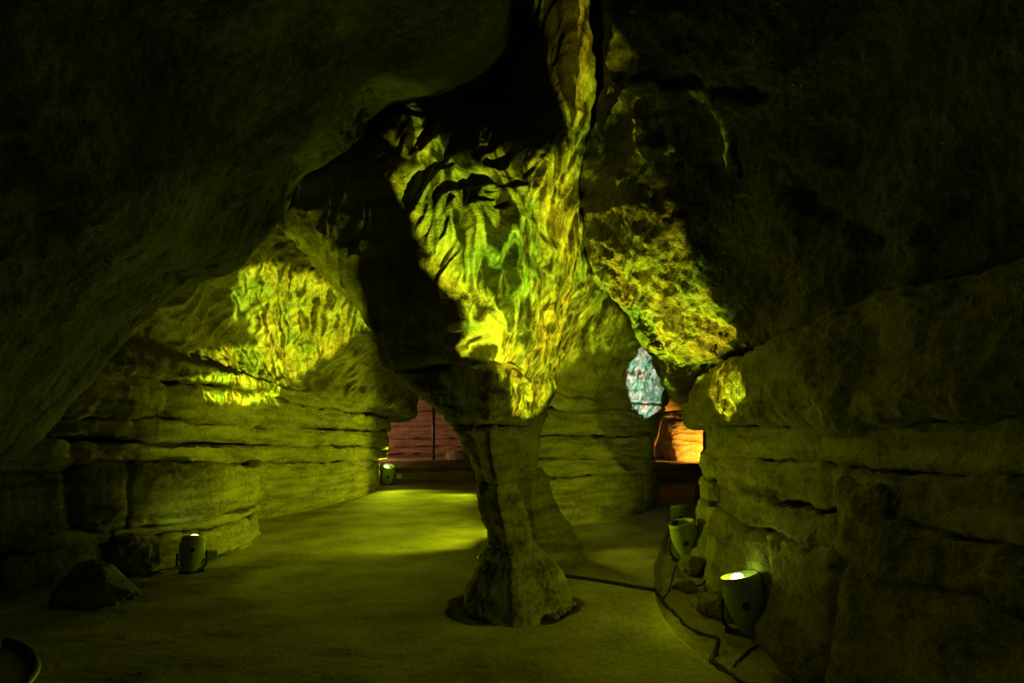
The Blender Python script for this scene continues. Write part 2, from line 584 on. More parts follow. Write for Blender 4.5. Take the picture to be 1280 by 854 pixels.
def row(y, cols):
    return [px(c[0], c[2] if len(c) > 2 else y, c[1]) for c in cols]


cen = [
    row(463, [(560, 9.0), (505, 7.0), (492, 5.7), (535, 5.0), (592, 4.75), (632, 4.8), (668, 6.4, 503), (705, 8.1, 508), (760, 9.4, 515), (815, 10.6, 523), (824, 11.6, 525), (800, 13.5, 520)]),
    row(430, [(540, 9.0), (485, 6.9), (474, 5.6), (522, 4.85), (585, 4.6), (634, 4.72), (676, 6.1, 470), (715, 7.7, 470), (765, 9.2, 478), (822, 10.4, 485), (836, 11.4, 488), (815, 13.5, 490)]),
    row(390, [(520, 9.0), (465, 6.8), (455, 5.5), (510, 4.72), (578, 4.45), (636, 4.62), (684, 5.7, 400), (728, 7.1, 420), (775, 8.6, 430), (826, 10.0, 445), (845, 11.2, 450), (830, 13.5, 450)]),
    row(330, [(480, 9.0), (415, 6.8), (402, 5.5), (470, 4.7), (560, 4.38), (634, 4.55), (690, 5.35, 335), (740, 6.4, 350), (785, 7.8, 365), (830, 9.4, 385), (855, 11.0, 390), (840, 13.5, 390)]),
    row(265, [(450, 9.2), (372, 7.0), (358, 5.7), (440, 4.8), (545, 4.42), (625, 4.6), (690, 5.15), (735, 5.9), (775, 7.2, 280), (820, 8.8, 300), (850, 10.5, 310), (840, 13.5, 310)]),
    row(205, [(430, 9.5), (365, 7.4), (362, 6.0), (440, 5.0), (535, 4.75), (620, 5.05), (685, 5.05), (728, 5.6), (760, 6.8), (800, 8.2, 220), (835, 10, 230), (830, 13.5, 230)]),
    row(140, [(430, 9.5), (380, 7.8), (385, 6.4), (450, 5.25), (530, 5.15), (612, 5.75), (682, 5.3), (722, 5.45), (752, 6.4), (785, 7.8), (820, 9.6), (820, 13.5)]),
    row(75, [(430, 9.5), (400, 8.0), (405, 6.6), (465, 5.5), (535, 5.6), (615, 6.1), (684, 5.45), (720, 5.4), (748, 6.2), (780, 7.6), (815, 9.4), (815, 13.5)]),
    row(0, [(430, 9.5), (410, 8.0), (420, 6.6), (480, 5.7), (550, 5.8), (630, 6.1), (688, 5.5), (720, 5.35), (748, 6.1), (780, 7.4), (810, 9.2), (810, 13.5)]),
    row(-110, [(430, 9.0), (430, 7.6), (440, 6.3), (500, 5.5), (570, 5.5), (640, 5.6), (692, 5.3), (722, 5.2), (750, 5.9), (780, 7.2), (810, 9.0), (810, 13.0)]),
]
cen = [[(x + .25, y + .9, z + .12) for x, y, z in cen[0]]] + cen
wall_back = patch('wall_back', cen, 680, 700, M_ROCK, disp_center)
tag(wall_back, 'great flaring rock mass over the pillar with scalloped yellow-green-lit face', 'cave wall', kind='structure')

planC = [(0.35, 13.5), (0.02, 11.0), (0.05, 9.2), (0.35, 8.72), (0.95, 8.95), (1.65, 9.45), (2.3, 10.3), (2.75, 11.2), (2.85, 11.9), (2.6, 12.8), (1.6, 13.4)]
for k, (a_, b_, bl, sd) in enumerate([((-.12, .79), (-.12, .70), .10, 21), ((.80, 1.06), (.71, .99), .12, 22), ((1.08, 1.42), (1.01, 1.41), .10, 23), ((1.44, 1.86), (1.43, 1.76), .13, 24)]):
    layer('rock_layer', wz(planC, a_, b_, 9.4, 11.6), M_LAYER, wall_back, 520, 40, bl, .45, .5, .6,
          cracks=[(6.2 + .5 * k, .02, .05)], seed=sd)

# ------------------------------------------------------------------ pillar


def disp_pillar(P, N):
    return 0.06 * fbm(P * 1.7 + 8, 2) + 0.04 * ridged(P * (3.5, 3.5, 4.5), 3) + 0.016 * fbm(P * (12, 12, 18), 3, .6)


pillar = bpy.data.objects.new('rock_pillar', None)
COL.objects.link(pillar)
pillar.location = (FOOT_C[0], FOOT_C[1], 0)
tag(pillar, 'waisted sandstone pillar on a broad foot in a round floor pit', 'rock pillar')


def pl(name, rings, nu, nv, disp=disp_pillar, parent=pillar, **kw):
    o = loft(name, rings, M_LAYER, None, nu, nv, disp, **kw)
    o.parent = parent
    o.matrix_parent_inverse = Matrix.Translation(parent.location).inverted()
    return o


def xs_(pxl, Y):
    return (pxl - 640.0) / F_PX * Y


# plan order of the outline: front corner, right-front, right, back, left-back, left, left-front
def ring(z, lp, fp, rp, Yf, Yl, Yr, Yb, rb=None):
    """left / front-corner / right pixel columns with their distances"""
    l = (xs_(lp, Yl), Yl)
    f = (xs_(fp, Yf), Yf)
    r = (xs_(rp, Yr), Yr)
    mid = lambda a, b, t, k: (a[0] + (b[0] - a[0]) * t, a[1] + (b[1] - a[1]) * t)
    return (z, [f, mid(f, r, .5, 0), r, (r[0] * .8, Yb), (l[0] * .6, Yb), l, mid(l, f, .5, 0)])


pl('cap_block', [ring(1.56, 558, 612, 676, 4.62, 5.15, 6.1, 6.9), ring(1.68, 545, 613, 682, 4.58, 5.15, 6.2, 7.1), ring(1.85, 522, 615, 688, 4.55, 5.2, 6.4, 7.4), ring(2.03, 492, 616, 694, 4.55, 5.3, 6.6, 7.8), ring(2.3, 480, 612, 694, 4.95, 5.8, 6.8, 7.8)], 260, 70, sharp=.35)
pl('neck_block', [ring(1.05, 603, 622, 664, 4.66, 5.0, 5.9, 6.3), ring(1.2, 596, 618, 668, 4.64, 5.05, 6.0, 6.5), ring(1.4, 577, 614, 672, 4.62, 5.1, 6.05, 6.7), ring(1.55, 561, 612, 675, 4.62, 5.15, 6.1, 6.9)], 240, 50, sharp=.35)
pl('shaft', [ring(.50, 610, 636, 667, 4.55, 4.8, 4.75, 5.05), ring(.62, 608, 632, 658, 4.58, 4.8, 4.8, 5.05), ring(.82, 603, 626, 650, 4.62, 4.82, 4.85, 5.08), ring(.95, 602, 622, 645, 4.64, 4.85, 4.9, 5.1), ring(1.05, 602, 621, 643, 4.66, 4.9, 4.95, 5.15)], 200, 60, sharp=.25)


def disp_foot(P, N):
    return 0.07 * fbm(P * 2.1 + 8, 2) + 0.045 * ridged(P * (2.4, 2.4, 2.0) + 2, 2) + 0.018 * fbm(P * 13, 3, .6)


pl('foot', [ring(-.12, 575, 640, 713, 4.36, 4.85, 4.9, 5.32), ring(.0, 577, 640, 713, 4.38, 4.84, 4.9, 5.32), ring(.14, 583, 640, 708, 4.40, 4.83, 4.88, 5.28), ring(.26, 594, 639, 700, 4.44, 4.82, 4.85, 5.22), ring(.38, 604, 638, 684, 4.48, 4.81, 4.82, 5.14), ring(.50, 608, 637, 670, 4.53, 4.80, 4.78, 5.08)], 260, 80, disp=disp_foot, sharp=.12)

pil2 = bpy.data.objects.new('rock_pillar', None)
COL.objects.link(pil2)
pil2.location = (0.4, 6.4, 0)
tag(pil2, 'flaring rear leg of rock standing close behind the waisted pillar', 'rock pillar')
pl('shaft', [ring(.36, 640, 672, 716, 5.95, 6.4, 6.35, 6.8), ring(.55, 640, 668, 700, 5.98, 6.4, 6.4, 6.8), ring(.80, 638, 664, 687, 6.0, 6.4, 6.4, 6.75), ring(1.06, 634, 660, 681, 6.02, 6.4, 6.4, 6.7)], 180, 50, parent=pil2, sharp=.35)
pl('foot', [ring(-.1, 632, 684, 738, 5.88, 6.45, 6.4, 6.9), ring(.0, 632, 684, 737, 5.88, 6.45, 6.4, 6.9), ring(.15, 636, 682, 733, 5.9, 6.43, 6.38, 6.88), ring(.36, 640, 674, 718, 5.95, 6.4, 6.35, 6.8)], 200, 46, parent=pil2, disp=disp_foot, sharp=.3)

# ------------------------------------------------------------------ wall_right


def crease(P, a, b, w, dep):
    a, b = np.array(px(*a)), np.array(px(*b))
    ab = b - a
    t = np.clip(((P - a) @ ab) / (ab @ ab), 0, 1)
    q = P - a - t[..., None] * ab
    q = q + .05 * np.stack([noise(P * 5), noise(P * 5 + 7), noise(P * 5 + 3)], -1)
    # distance across the face only: take out the view direction
    v = P - CAMP
    v = v / np.linalg.norm(v, axis=-1, keepdims=True)
    q = q - v * np.sum(q * v, -1, keepdims=True)
    return -dep * np.exp(-(np.linalg.norm(q, axis=-1) / w) ** 2)


def disp_right(P, N):
    X, Y, Z = P[..., 0], P[..., 1], P[..., 2]
    near = np.clip((X - 1.1) / .6, 0, 1)
    Q = P @ np.array([[.8, .1, .55], [0, 1, 0], [-.55, 0, .8]])
    d = 0.16 * fbm(P * 0.8 + 1, 2) + 0.11 * ridged(Q * (1.0, 1.0, 2.6), 2) + 0.016 * ridged(Q * (4, 4, 9), 2) + 0.05 * fbm(P * 3.5, 3) + 0.018 * fbm(P * 13, 3)
    for a, b, w_, e_ in [((812, 120, 4.7), (848, 205, 4.8), .025, .09), ((775, 92, 4.9), (865, 98, 4.2), .05, .08), ((865, 98, 4.2), (960, 118, 3.8), .04, .08), ((920, 120, 4.2), (930, 215, 4.2), .02, .06), ((1000, 240, 3.8), (1090, 300, 3.3), .05, .08)]:
        d = d + crease(P, a, b, w_, e_)
    return d


rt = [
    # silhouette on the left, then towards the camera on the right
    [px(*a) for a in [(905, 540, 9.0), (872, 512, 7.2), (856, 500, 6.2), (868, 484, 5.95), (890, 462, 5.6), (930, 440, 5.0), (1010, 410, 4.1), (1100, 382, 3.3), (1230, 352, 2.6), (1420, 320, 2.0), (1900, 250, 1.2)]],
    [px(*a) for a in [(880, 470, 9.0), (840, 455, 7.0), (826, 452, 6.0), (846, 448, 5.72), (880, 432, 5.35), (930, 395, 4.75), (1010, 360, 3.95), (1105, 330, 3.2), (1235, 300, 2.5), (1430, 250, 1.9), (1950, 120, 1.1)]],
    [px(*a) for a in [(850, 400, 9.0), (806, 405, 6.9), (792, 405, 5.9), (815, 395, 5.55), (860, 375, 5.15), (925, 345, 4.55), (1010, 300, 3.8), (1110, 265, 3.1), (1240, 230, 2.4), (1430, 160, 1.85), (1950, -40, 1.05)]],
    [px(*a) for a in [(810, 320, 9.0), (762, 338, 6.7), (750, 340, 5.75), (775, 330, 5.4), (835, 310, 4.95), (915, 280, 4.4), (1010, 235, 3.7), (1115, 195, 3.0), (1240, 150, 2.3), (1420, 60, 1.75), (1900, -200, 1.0)]],
    [px(*a) for a in [(790, 250, 9.0), (742, 262, 6.6), (731, 262, 5.7), (758, 255, 5.35), (815, 240, 4.85), (905, 215, 4.35), (1000, 170, 3.65), (1110, 120, 2.95), (1230, 65, 2.2), (1400, -40, 1.7), (1800, -380, 1.0)]],
    [px(*a) for a in [(790, 180, 8.5), (746, 185, 6.6), (738, 185, 5.7), (764, 180, 5.4), (800, 170, 4.7), (890, 145, 4.25), (985, 95, 3.6), (1095, 40, 2.9), (1210, -30, 2.2), (1370, -160, 1.65), (1700, -560, 1.0)]],
    [px(*a) for a in [(790, 100, 8.5), (758, 96, 6.6), (752, 95, 5.7), (765, 92, 5.2), (792, 85, 4.6), (872, 60, 4.1), (965, 10, 3.5), (1070, -60, 2.85), (1180, -150, 2.2), (1320, -320, 1.65), (1560, -740, 1.05)]],
    [px(*a) for a in [(790, 0, 8.5), (762, 0, 6.4), (756, 0, 5.5), (764, -5, 5.0), (790, -10, 4.45), (850, -40, 4.0), (935, -95, 3.4), (1030, -180, 2.8), (1130, -300, 2.2), (1230, -480, 1.7), (1380, -900, 1.15)]],
    [px(*a) for a in [(790, -120, 8.0), (762, -120, 6.0), (756, -125, 5.2), (764, -130, 4.75), (785, -150, 4.25), (830, -190, 3.8), (895, -260, 3.3), (970, -350, 2.8), (1040, -480, 2.25), (1100, -660, 1.8), (1160, -1080, 1.3)]],
]
rt = [[(x + .7, y + .35, z + .05) for x, y, z in rt[0]]] + rt
wall_right = patch('wall_right', rt, 540, 560, M_SHADEROCK, disp_right)
tag(wall_right, 'dark rugged right-hand rock mass overhanging bulging horizontal beds', 'cave wall', kind='structure')

# plan of the right wall, far -> near (cave on the right of travel)
planR = [(4.4, 12.5), (3.5, 9.5), (2.86, 7.8), (2.56, 7.0), (2.42, 6.3), (2.26, 5.6), (2.18, 4.8), (2.12, 4.0), (2.08, 3.2), (2.1, 2.2), (2.15, 1.0), (2.2, -1.5)]
planRb = [(4.4, 12.0), (3.3, 8.9), (2.45, 7.1), (2.12, 6.35), (2.06, 5.9), (2.08, 5.3), (2.06, 4.6), (2.02, 3.9), (2.0, 3.2), (2.05, 2.2), (2.1, 1.0), (2.2, -1.5)]
layer('rock_layer', wz(planRb, (1.56, 2.20), (1.55, 2.16), 3.0, 6.5), M_ROUGH, wall_right, 560, 70, .17, 1.0, .55, .9, seed=31, flat=(1, 1, 1.6))
layer('rock_layer', wz(planR, (1.30, 1.565), (1.20, 1.555), 3.0, 6.5), M_LAYER, wall_right, 520, 40, .10, 1.0, .3, .55, seed=32)
layer('rock_layer', wz(planR, (1.02, 1.295), (.92, 1.195), 3.0, 6.5), M_LAYER, wall_right, 560, 44, .12, 1.0, .32, .75, seed=33, flat=(1, 1, 1.4))
layer('rock_layer', wz([(x - .03, y) for x, y in planR], (.78, 1.025), (.66, .925), 3.0, 6.5), M_ROUGH, wall_right, 560, 40, .13, 1.0, .34, .9, cracks=[(6.6, .04, .1)], seed=34, flat=(1, 1, 1.4))
layer('rock_layer', wz([(x - .10, y) for x, y in planR], (-.2, .79), (-.2, .67), 3.0, 6.5), M_ROUGH, wall_right, 600, 80, .15, 1.0, 0.36, .85, cracks=[(6.5, .04, .14), (7.6, .03, .10), (8.6, .04, .16), (9.6, .04, .16)], seed=35, flat=(1, 1, 1.8), lean=-.16)

# ------------------------------------------------------------------ ceiling: the dark overhang on the left and the roof


def disp_ceil(P, N):
    Q = P @ np.array([[.7, 0, .7], [0, 1, 0], [-.7, 0, .7]])
    d = 0.14 * fbm(P * 0.8 + 6, 2) + 0.05 * fbm(P * 2.2, 3) + 0.05 * ridged(Q * (.6, .6, 1.7), 2) + 0.010 * fbm(P * 14, 3)
    for a, b, w_, e_ in [((528, -20, 3.4), (488, 60, 3.8), .035, .10), ((488, 60, 3.8), (460, 108, 4.1), .03, .09), ((60, 270, 2.3), (220, 345, 3.3), .04, .06), ((380, 60, 3.2), (330, 200, 3.8), .05, .05)]:
        d = d + crease(P, a, b, w_, e_)
    return d


sil = [(-60, 610, 2.9), (0, 552, 3.0), (62, 490, 3.1), (140, 402, 3.3), (215, 352, 3.5), (290, 316, 3.7), (340, 252, 4.0), (368, 216, 4.15), (431, 172, 4.3), (466, 118, 4.25), (540, 94, 4.1), (620, 60, 4.0), (640, 2, 3.9), (648, -80, 3.7)]
nearp = [(-520, 700, 1.5), (-480, 560, 1.45), (-430, 420, 1.4), (-380, 280, 1.4), (-320, 150, 1.4), (-250, 20, 1.4), (-170, -90, 1.4), (-90, -190, 1.4), (10, -290, 1.4), (120, -380, 1.4), (230, -450, 1.4), (350, -510, 1.4), (470, -560, 1.4), (570, -600, 1.4)]
rows = []
S_ = np.array([px(*a) for a in sil])
Nn = np.array([px(*a) for a in nearp])
rows.append(S_ + np.array([-1.2, 2.4, 1.2]))
rows.append(S_ + np.array([-.45, 1.2, .55]))
rows.append(S_ + np.array([-.06, .35, .10]))
for t in (0.0, .12, .3, .5, .75, 1.0):
    b = math.sin(t * math.pi) * 0.22
    rows.append(S_ + (Nn - S_) * t + np.array([b * .6, -b * .3, -b * .6]))
rows.append(Nn + np.array([-.3, -2.0, .4]))
ceiling = patch('ceiling', np.array(rows), 420, 620, M_SHADEROCK, disp_ceil)
tag(ceiling, 'dark overhanging cave ceiling sweeping down to the left wall', 'cave ceiling', kind='structure')
# roof over the rest of the cave
rx = np.linspace(-6, 6, 7)
ry = np.linspace(-4, 24, 12)
roof = [[(x, y, 6.4 - 0.05 * x * x + .4 * math.sin(y * .6 + x)) for x in rx] for y in ry]
patch('roof_rock', roof, 160, 120, M_ROCK, lambda P, N: .25 * fbm(P * .8, 3) + .06 * ridged(P * 2, 2), parent=ceiling)

# ------------------------------------------------------------------ far chambers


def step_block(name, x0, x1, y0, y1, z0, z1, mat, parent=None, seed=0):
    return layer(name, [(x0 - .3, y1, z0, z1), (x0, y0 + .3, z0, z1), (x0 + .4, y0, z0, z1), ((x0 + x1) / 2, y0, z0, z1), (x1 - .4, y0, z0, z1), (x1, y0 + .3, z0, z1), (x1 + .3, y1, z0, z1)],
                 mat, parent, 160, 16, .06, y1 - y0, .4, .45, seed=seed)


wall_far = bpy.data.objects.new('wall_far_left', None)
COL.objects.link(wall_far)
wall_far.location = (-3, 22, 0)
tag(wall_far, 'red-lit stratified sandstone wall of the chamber beyond the left passage', 'cave wall', kind='structure')
pf = [(-8, 20.5), (-6, 21.6), (-4.4, 22.0), (-3, 22.1), (-1.6, 22.0), (0.2, 21.4), (1.0, 20.2)]
zz_ = [.0, .62, .92, 1.22, 1.75, 2.3, 3.2, 5.0]
for k in range(7):
    o = layer('rock_layer', [(x, y, zz_[k], zz_[k + 1]) for x, y in pf], M_RED, None, 220, 20, .16 + .05 * (k % 2), .8, .5, .8, seed=41 + k)
    o.parent = wall_far
    o.matrix_parent_inverse = Matrix.Translation(wall_far.location).inverted()
def keep(o, p):
    o.parent = p
    o.matrix_parent_inverse = Matrix.Translation(p.location).inverted()
    return o


keep(step_block('rock_step', -5.2, 0.6, 17.3, 20.8, -.1, .32, M_BROWN, seed=51), wall_far)
keep(step_block('rock_step', -5.4, 0.6, 18.0, 21.6, .30, .60, M_BROWN, seed=52), wall_far)

wall_fr = bpy.data.objects.new('wall_far_right', None)
COL.objects.link(wall_fr)
wall_fr.location = (6, 20, 0)
tag(wall_fr, 'orange-lit leaning rock faces of the chamber beyond the right passage', 'cave wall', kind='structure')


def keep(o, p):
    o.parent = p
    o.matrix_parent_inverse = Matrix.Translation(p.location).inverted()
    return o


def disp_far(P, N):
    return .12 * fbm(P * .9, 2) + .07 * ridged(P * (1.5, 1.5, 6), 2) + .02 * fbm(P * 8, 2)


# orange leaning face, darker wall above it, thin bright column on its left
keep(patch('leaning_face', [[px(*a) for a in r] for r in [
    [(832, 582, 19.6), (846, 580, 18.6), (865, 580, 18.4), (885, 580, 18.5), (910, 582, 19.0)],
    [(826, 560, 20.0), (840, 558, 18.9), (862, 556, 18.7), (880, 556, 18.8), (905, 560, 19.3)],
    [(822, 540, 20.4), (834, 536, 19.4), (855, 532, 19.2), (874, 532, 19.3), (900, 540, 19.7)],
    [(818, 524, 21.0), (828, 520, 20.3), (846, 518, 20.2), (866, 518, 20.2), (890, 524, 20.6)]]], 90, 90, M_ORANGE, disp_far), wall_fr)
keep(patch('upper_face', [[px(*a) for a in r] for r in [
    [(790, 590, 21.5), (815, 585, 21.2), (840, 560, 21.0), (880, 550, 20.8), (930, 560, 20.4)],
    [(790, 545, 21.5), (815, 535, 21.0), (840, 522, 20.6), (880, 520, 20.5), (930, 525, 20.2)],
    [(790, 500, 21.0), (815, 492, 20.5), (840, 488, 20.2), (880, 488, 20.0), (930, 490, 20)],
    [(790, 440, 20.6), (815, 436, 20), (840, 432, 19.8), (880, 430, 19.6), (930, 430, 19.6)],
    [(790, 330, 20.6), (815, 336, 20), (840, 332, 19.8), (880, 330, 19.6), (930, 330, 19.6)]]], 120, 100, M_ORANGE, disp_far), wall_fr)
c0 = px(811, 577, 18.2)
keep(loft('thin_column', [(c0[2] - .1, [(c0[0] + math.cos(a) * .22, 18.2 + math.sin(a) * .22) for a in np.linspace(0, 6.28, 7)[:-1]]),
                          (c0[2] + .4, [(c0[0] + .03 + math.cos(a) * .15, 18.2 + math.sin(a) * .2) for a in np.linspace(0, 6.28, 7)[:-1]]),
                          (c0[2] + .9, [(c0[0] + .16 + math.cos(a) * .16, 18.2 + math.sin(a) * .2) for a in np.linspace(0, 6.28, 7)[:-1]]),
                          (c0[2] + 1.6, [(c0[0] + .2 + math.cos(a) * .3, 18.4 + math.sin(a) * .3) for a in np.linspace(0, 6.28, 7)[:-1]])], M_ORANGE, None, 60, 50,
          lambda P, N: .06 * ridged(P * 4, 2)), wall_fr)
keep(step_block('rock_step', 3.6, 9.0, 16.6, 20.8, -.1, .30, M_BROWN, seed=53), wall_fr)
keep(step_block('rock_step', 3.4, 9.0, 17.2, 21.2, .28, .52, M_BROWN, seed=54), wall_fr)

post = tube('steel_post', [(-2.57, 18.3, .58), (-2.57, 18.3, 2.6)], .055, M_POST, n=12, smoothp=False)
tag(post, 'slim grey upright post on the step before the red wall', 'post')
pb = boulder('boulder', (-1.72, 18.5, .68), (.52, .35, .22), M_PALE, 3.1, .8, 4, flatbase=-.1)
tag(pb, 'pale rounded boulder on the step beside the steel post', 'boulder')

# ------------------------------------------------------------------ loose rocks


def rockat(label, x, y, Y, size, seed, boxy=.75, sub=5, group=None, mat=None, rot=0.0, base=None, name='boulder', amp=1.0):
    p = px(x, y, Y)
    o = boulder(name, p, size, mat or M_ROUGH, seed, boxy, sub, rot=rot, amp=amp, flatbase=base)
    tag(o, label, 'boulder' if name == 'boulder' else 'stone', group)
    return o


p = gp(104, 757)
o = boulder('boulder', (p[0], p[1] + .16, .10), (.34, .24, .23), M_ROUGH, 1.7, .85, 5, amp=1.3, flatbase=-.13, taper=.55)
tag(o, 'loose pyramid-shaped rock lying alone on the floor by the left wall', 'boulder')
def block(parent, x, y, Y, size, seed, boxy=.75, sub=6, amp=1.0, rot=0.0):
    return boulder('rock_block', px(x, y, Y), size, M_ROUGH, seed, boxy, sub, parent=parent, rot=rot, amp=amp)


block(wall_left, 84, 688, 5.7, (.28, .26, .30), 2.3, .85)
block(wall_left, 15, 690, 5.5, (.44, .3, .34), 5.9, .85)
block(wall_left, 158, 700, 5.9, (.28, .25, .30), 6.4, .75)
block(wall_left, 186, 709, 6.05, (.10, .1, .12), 7.7, .8, 5)
block(wall_right, 1062, 712, 3.95, (.46, .42, .32), 12.2, .6)
block(wall_right, 1075, 822, 3.55, (.48, .5, .22), 13.5, .75)
block(wall_right, 1225, 740, 2.85, (.42, .55, .62), 15.1, .75)
block(wall_right, 1085, 872, 2.95, (.13, .14, .14), 16.3, .85, 5)
block(wall_right, 915, 768, 4.9, (.28, .30, .22), 17.6, .8)
block(wall_right, 948, 680, 5.75, (.40, .42, .55), 18.2, .75)
block(wall_right, 1150, 640, 3.1, (.35, .4, .25), 22.4, .75)
rockat('small pale stone under the middle floodlight', 866, 707, 6.2, (.14, .12, .10), 19.4, .8, 4, name='stone')
rockat('flat pale stone beside the cable below the middle floodlight', 856, 734, 5.6, (.13, .12, .07), 20.6, .8, 4, name='stone')
rockat('small dark stones at the corner of the rock island', 815, 615, 12.3, (.16, .16, .25), 21.6, .8, 4, name='stone')
for k, (x, y, s) in enumerate([(704, 753, .05), (711, 746, .045), (714, 754, .04), (700, 763, .045), (708, 760, .035), (692, 770, .04), (717, 740, .035)]):
    g = gp(x, y, -.02)
    o = boulder('stone', (g[0], g[1], -.035), (s * 1.2, s, s * .8), M_ROUGH, 30 + k, .75, 3)
    tag(o, 'small rubble stone in the pit at the foot of the pillar', 'stone', 'rubble stones in the pillar pit')

# ------------------------------------------------------------------ floodlights
bpy.context.view_layer.update()
DG = bpy.context.evaluated_depsgraph_get()


def hit(x, y):
    d = Vector(((x - 640.0) / F_PX, 1.0, (HOR - y) / F_PX)).normalized()
    ok, loc, nor, idx, ob, mt = SC.ray_cast(DG, Vector((0, 0, CAM_H)), d)
    return loc if ok else Vector((0, 0, CAM_H)) + d * 12


def hit_on(x, y, obs):
    """where the ray of a pixel meets one of the given rock faces (whatever stands in front of it)"""
    o_ = Vector((0, 0, CAM_H))
    d = Vector(((x - 640.0) / F_PX, 1.0, (HOR - y) / F_PX)).normalized()
    best = None
    for ob in obs:
        mi = ob.matrix_world.inverted()
        ok, loc, nor, idx = ob.ray_cast(mi @ o_, (mi.to_3x3() @ d).normalized())
        if ok:
            loc = ob.matrix_world @ loc
            if best is None or (loc - o_).length < (best - o_).length:
                best = loc
    return best if best is not None else hit(x, y)


def lathe(prof, n=32, cap0=True, cap1=True):
    t = np.linspace(0, 2 * math.pi, n, endpoint=False)
    V = np.array([[(r * math.cos(a), r * math.sin(a), z) for a in t] for r, z in prof]).reshape(-1, 3)
    T = []
    m = len(prof)
    k = len(V)
    V = np.concatenate([V, [[0, 0, prof[0][1]], [0, 0, prof[-1][1]]]])
    for i in range(n):
        if cap0:
            T.append(((i + 1) % n, i, k))
        if cap1:
            T.append(((m - 1) * n + i, (m - 1) * n + (i + 1) % n, k + 1))
    return V, grid_faces(m, n, True), T


def boxv(c, s):
    c, s = np.array(c), np.array(s) / 2
    V = np.array([[x, y, z] for x in (-1, 1) for y in (-1, 1) for z in (-1, 1)]) * s + c
    Fq = [(0, 1, 3, 2), (4, 6, 7, 5), (0, 4, 5, 1), (2, 3, 7, 6), (0, 2, 6, 4), (1, 5, 7, 3)]
    return V, np.array(Fq)


def bevel_box(name, c, s, mat, parent, M3, off=.006):
    bm = bmesh.new()
    V, Fq = boxv((0, 0, 0), s)
    vs = [bm.verts.new(v) for v in V]
    for f in Fq:
        bm.faces.new([vs[i] for i in f])
    bmesh.ops.recalc_face_normals(bm, faces=bm.faces)
    bmesh.ops.bevel(bm, geom=bm.edges[:], offset=min(off, min(s) * .3), segments=2, affect='EDGES', profile=.5)
    for v in bm.verts:
        v.co = M3 @ (v.co + Vector(c))
    me = bpy.data.meshes.new(name)
    bm.to_mesh(me)
    bm.free()
    return link(name, me, mat, parent)


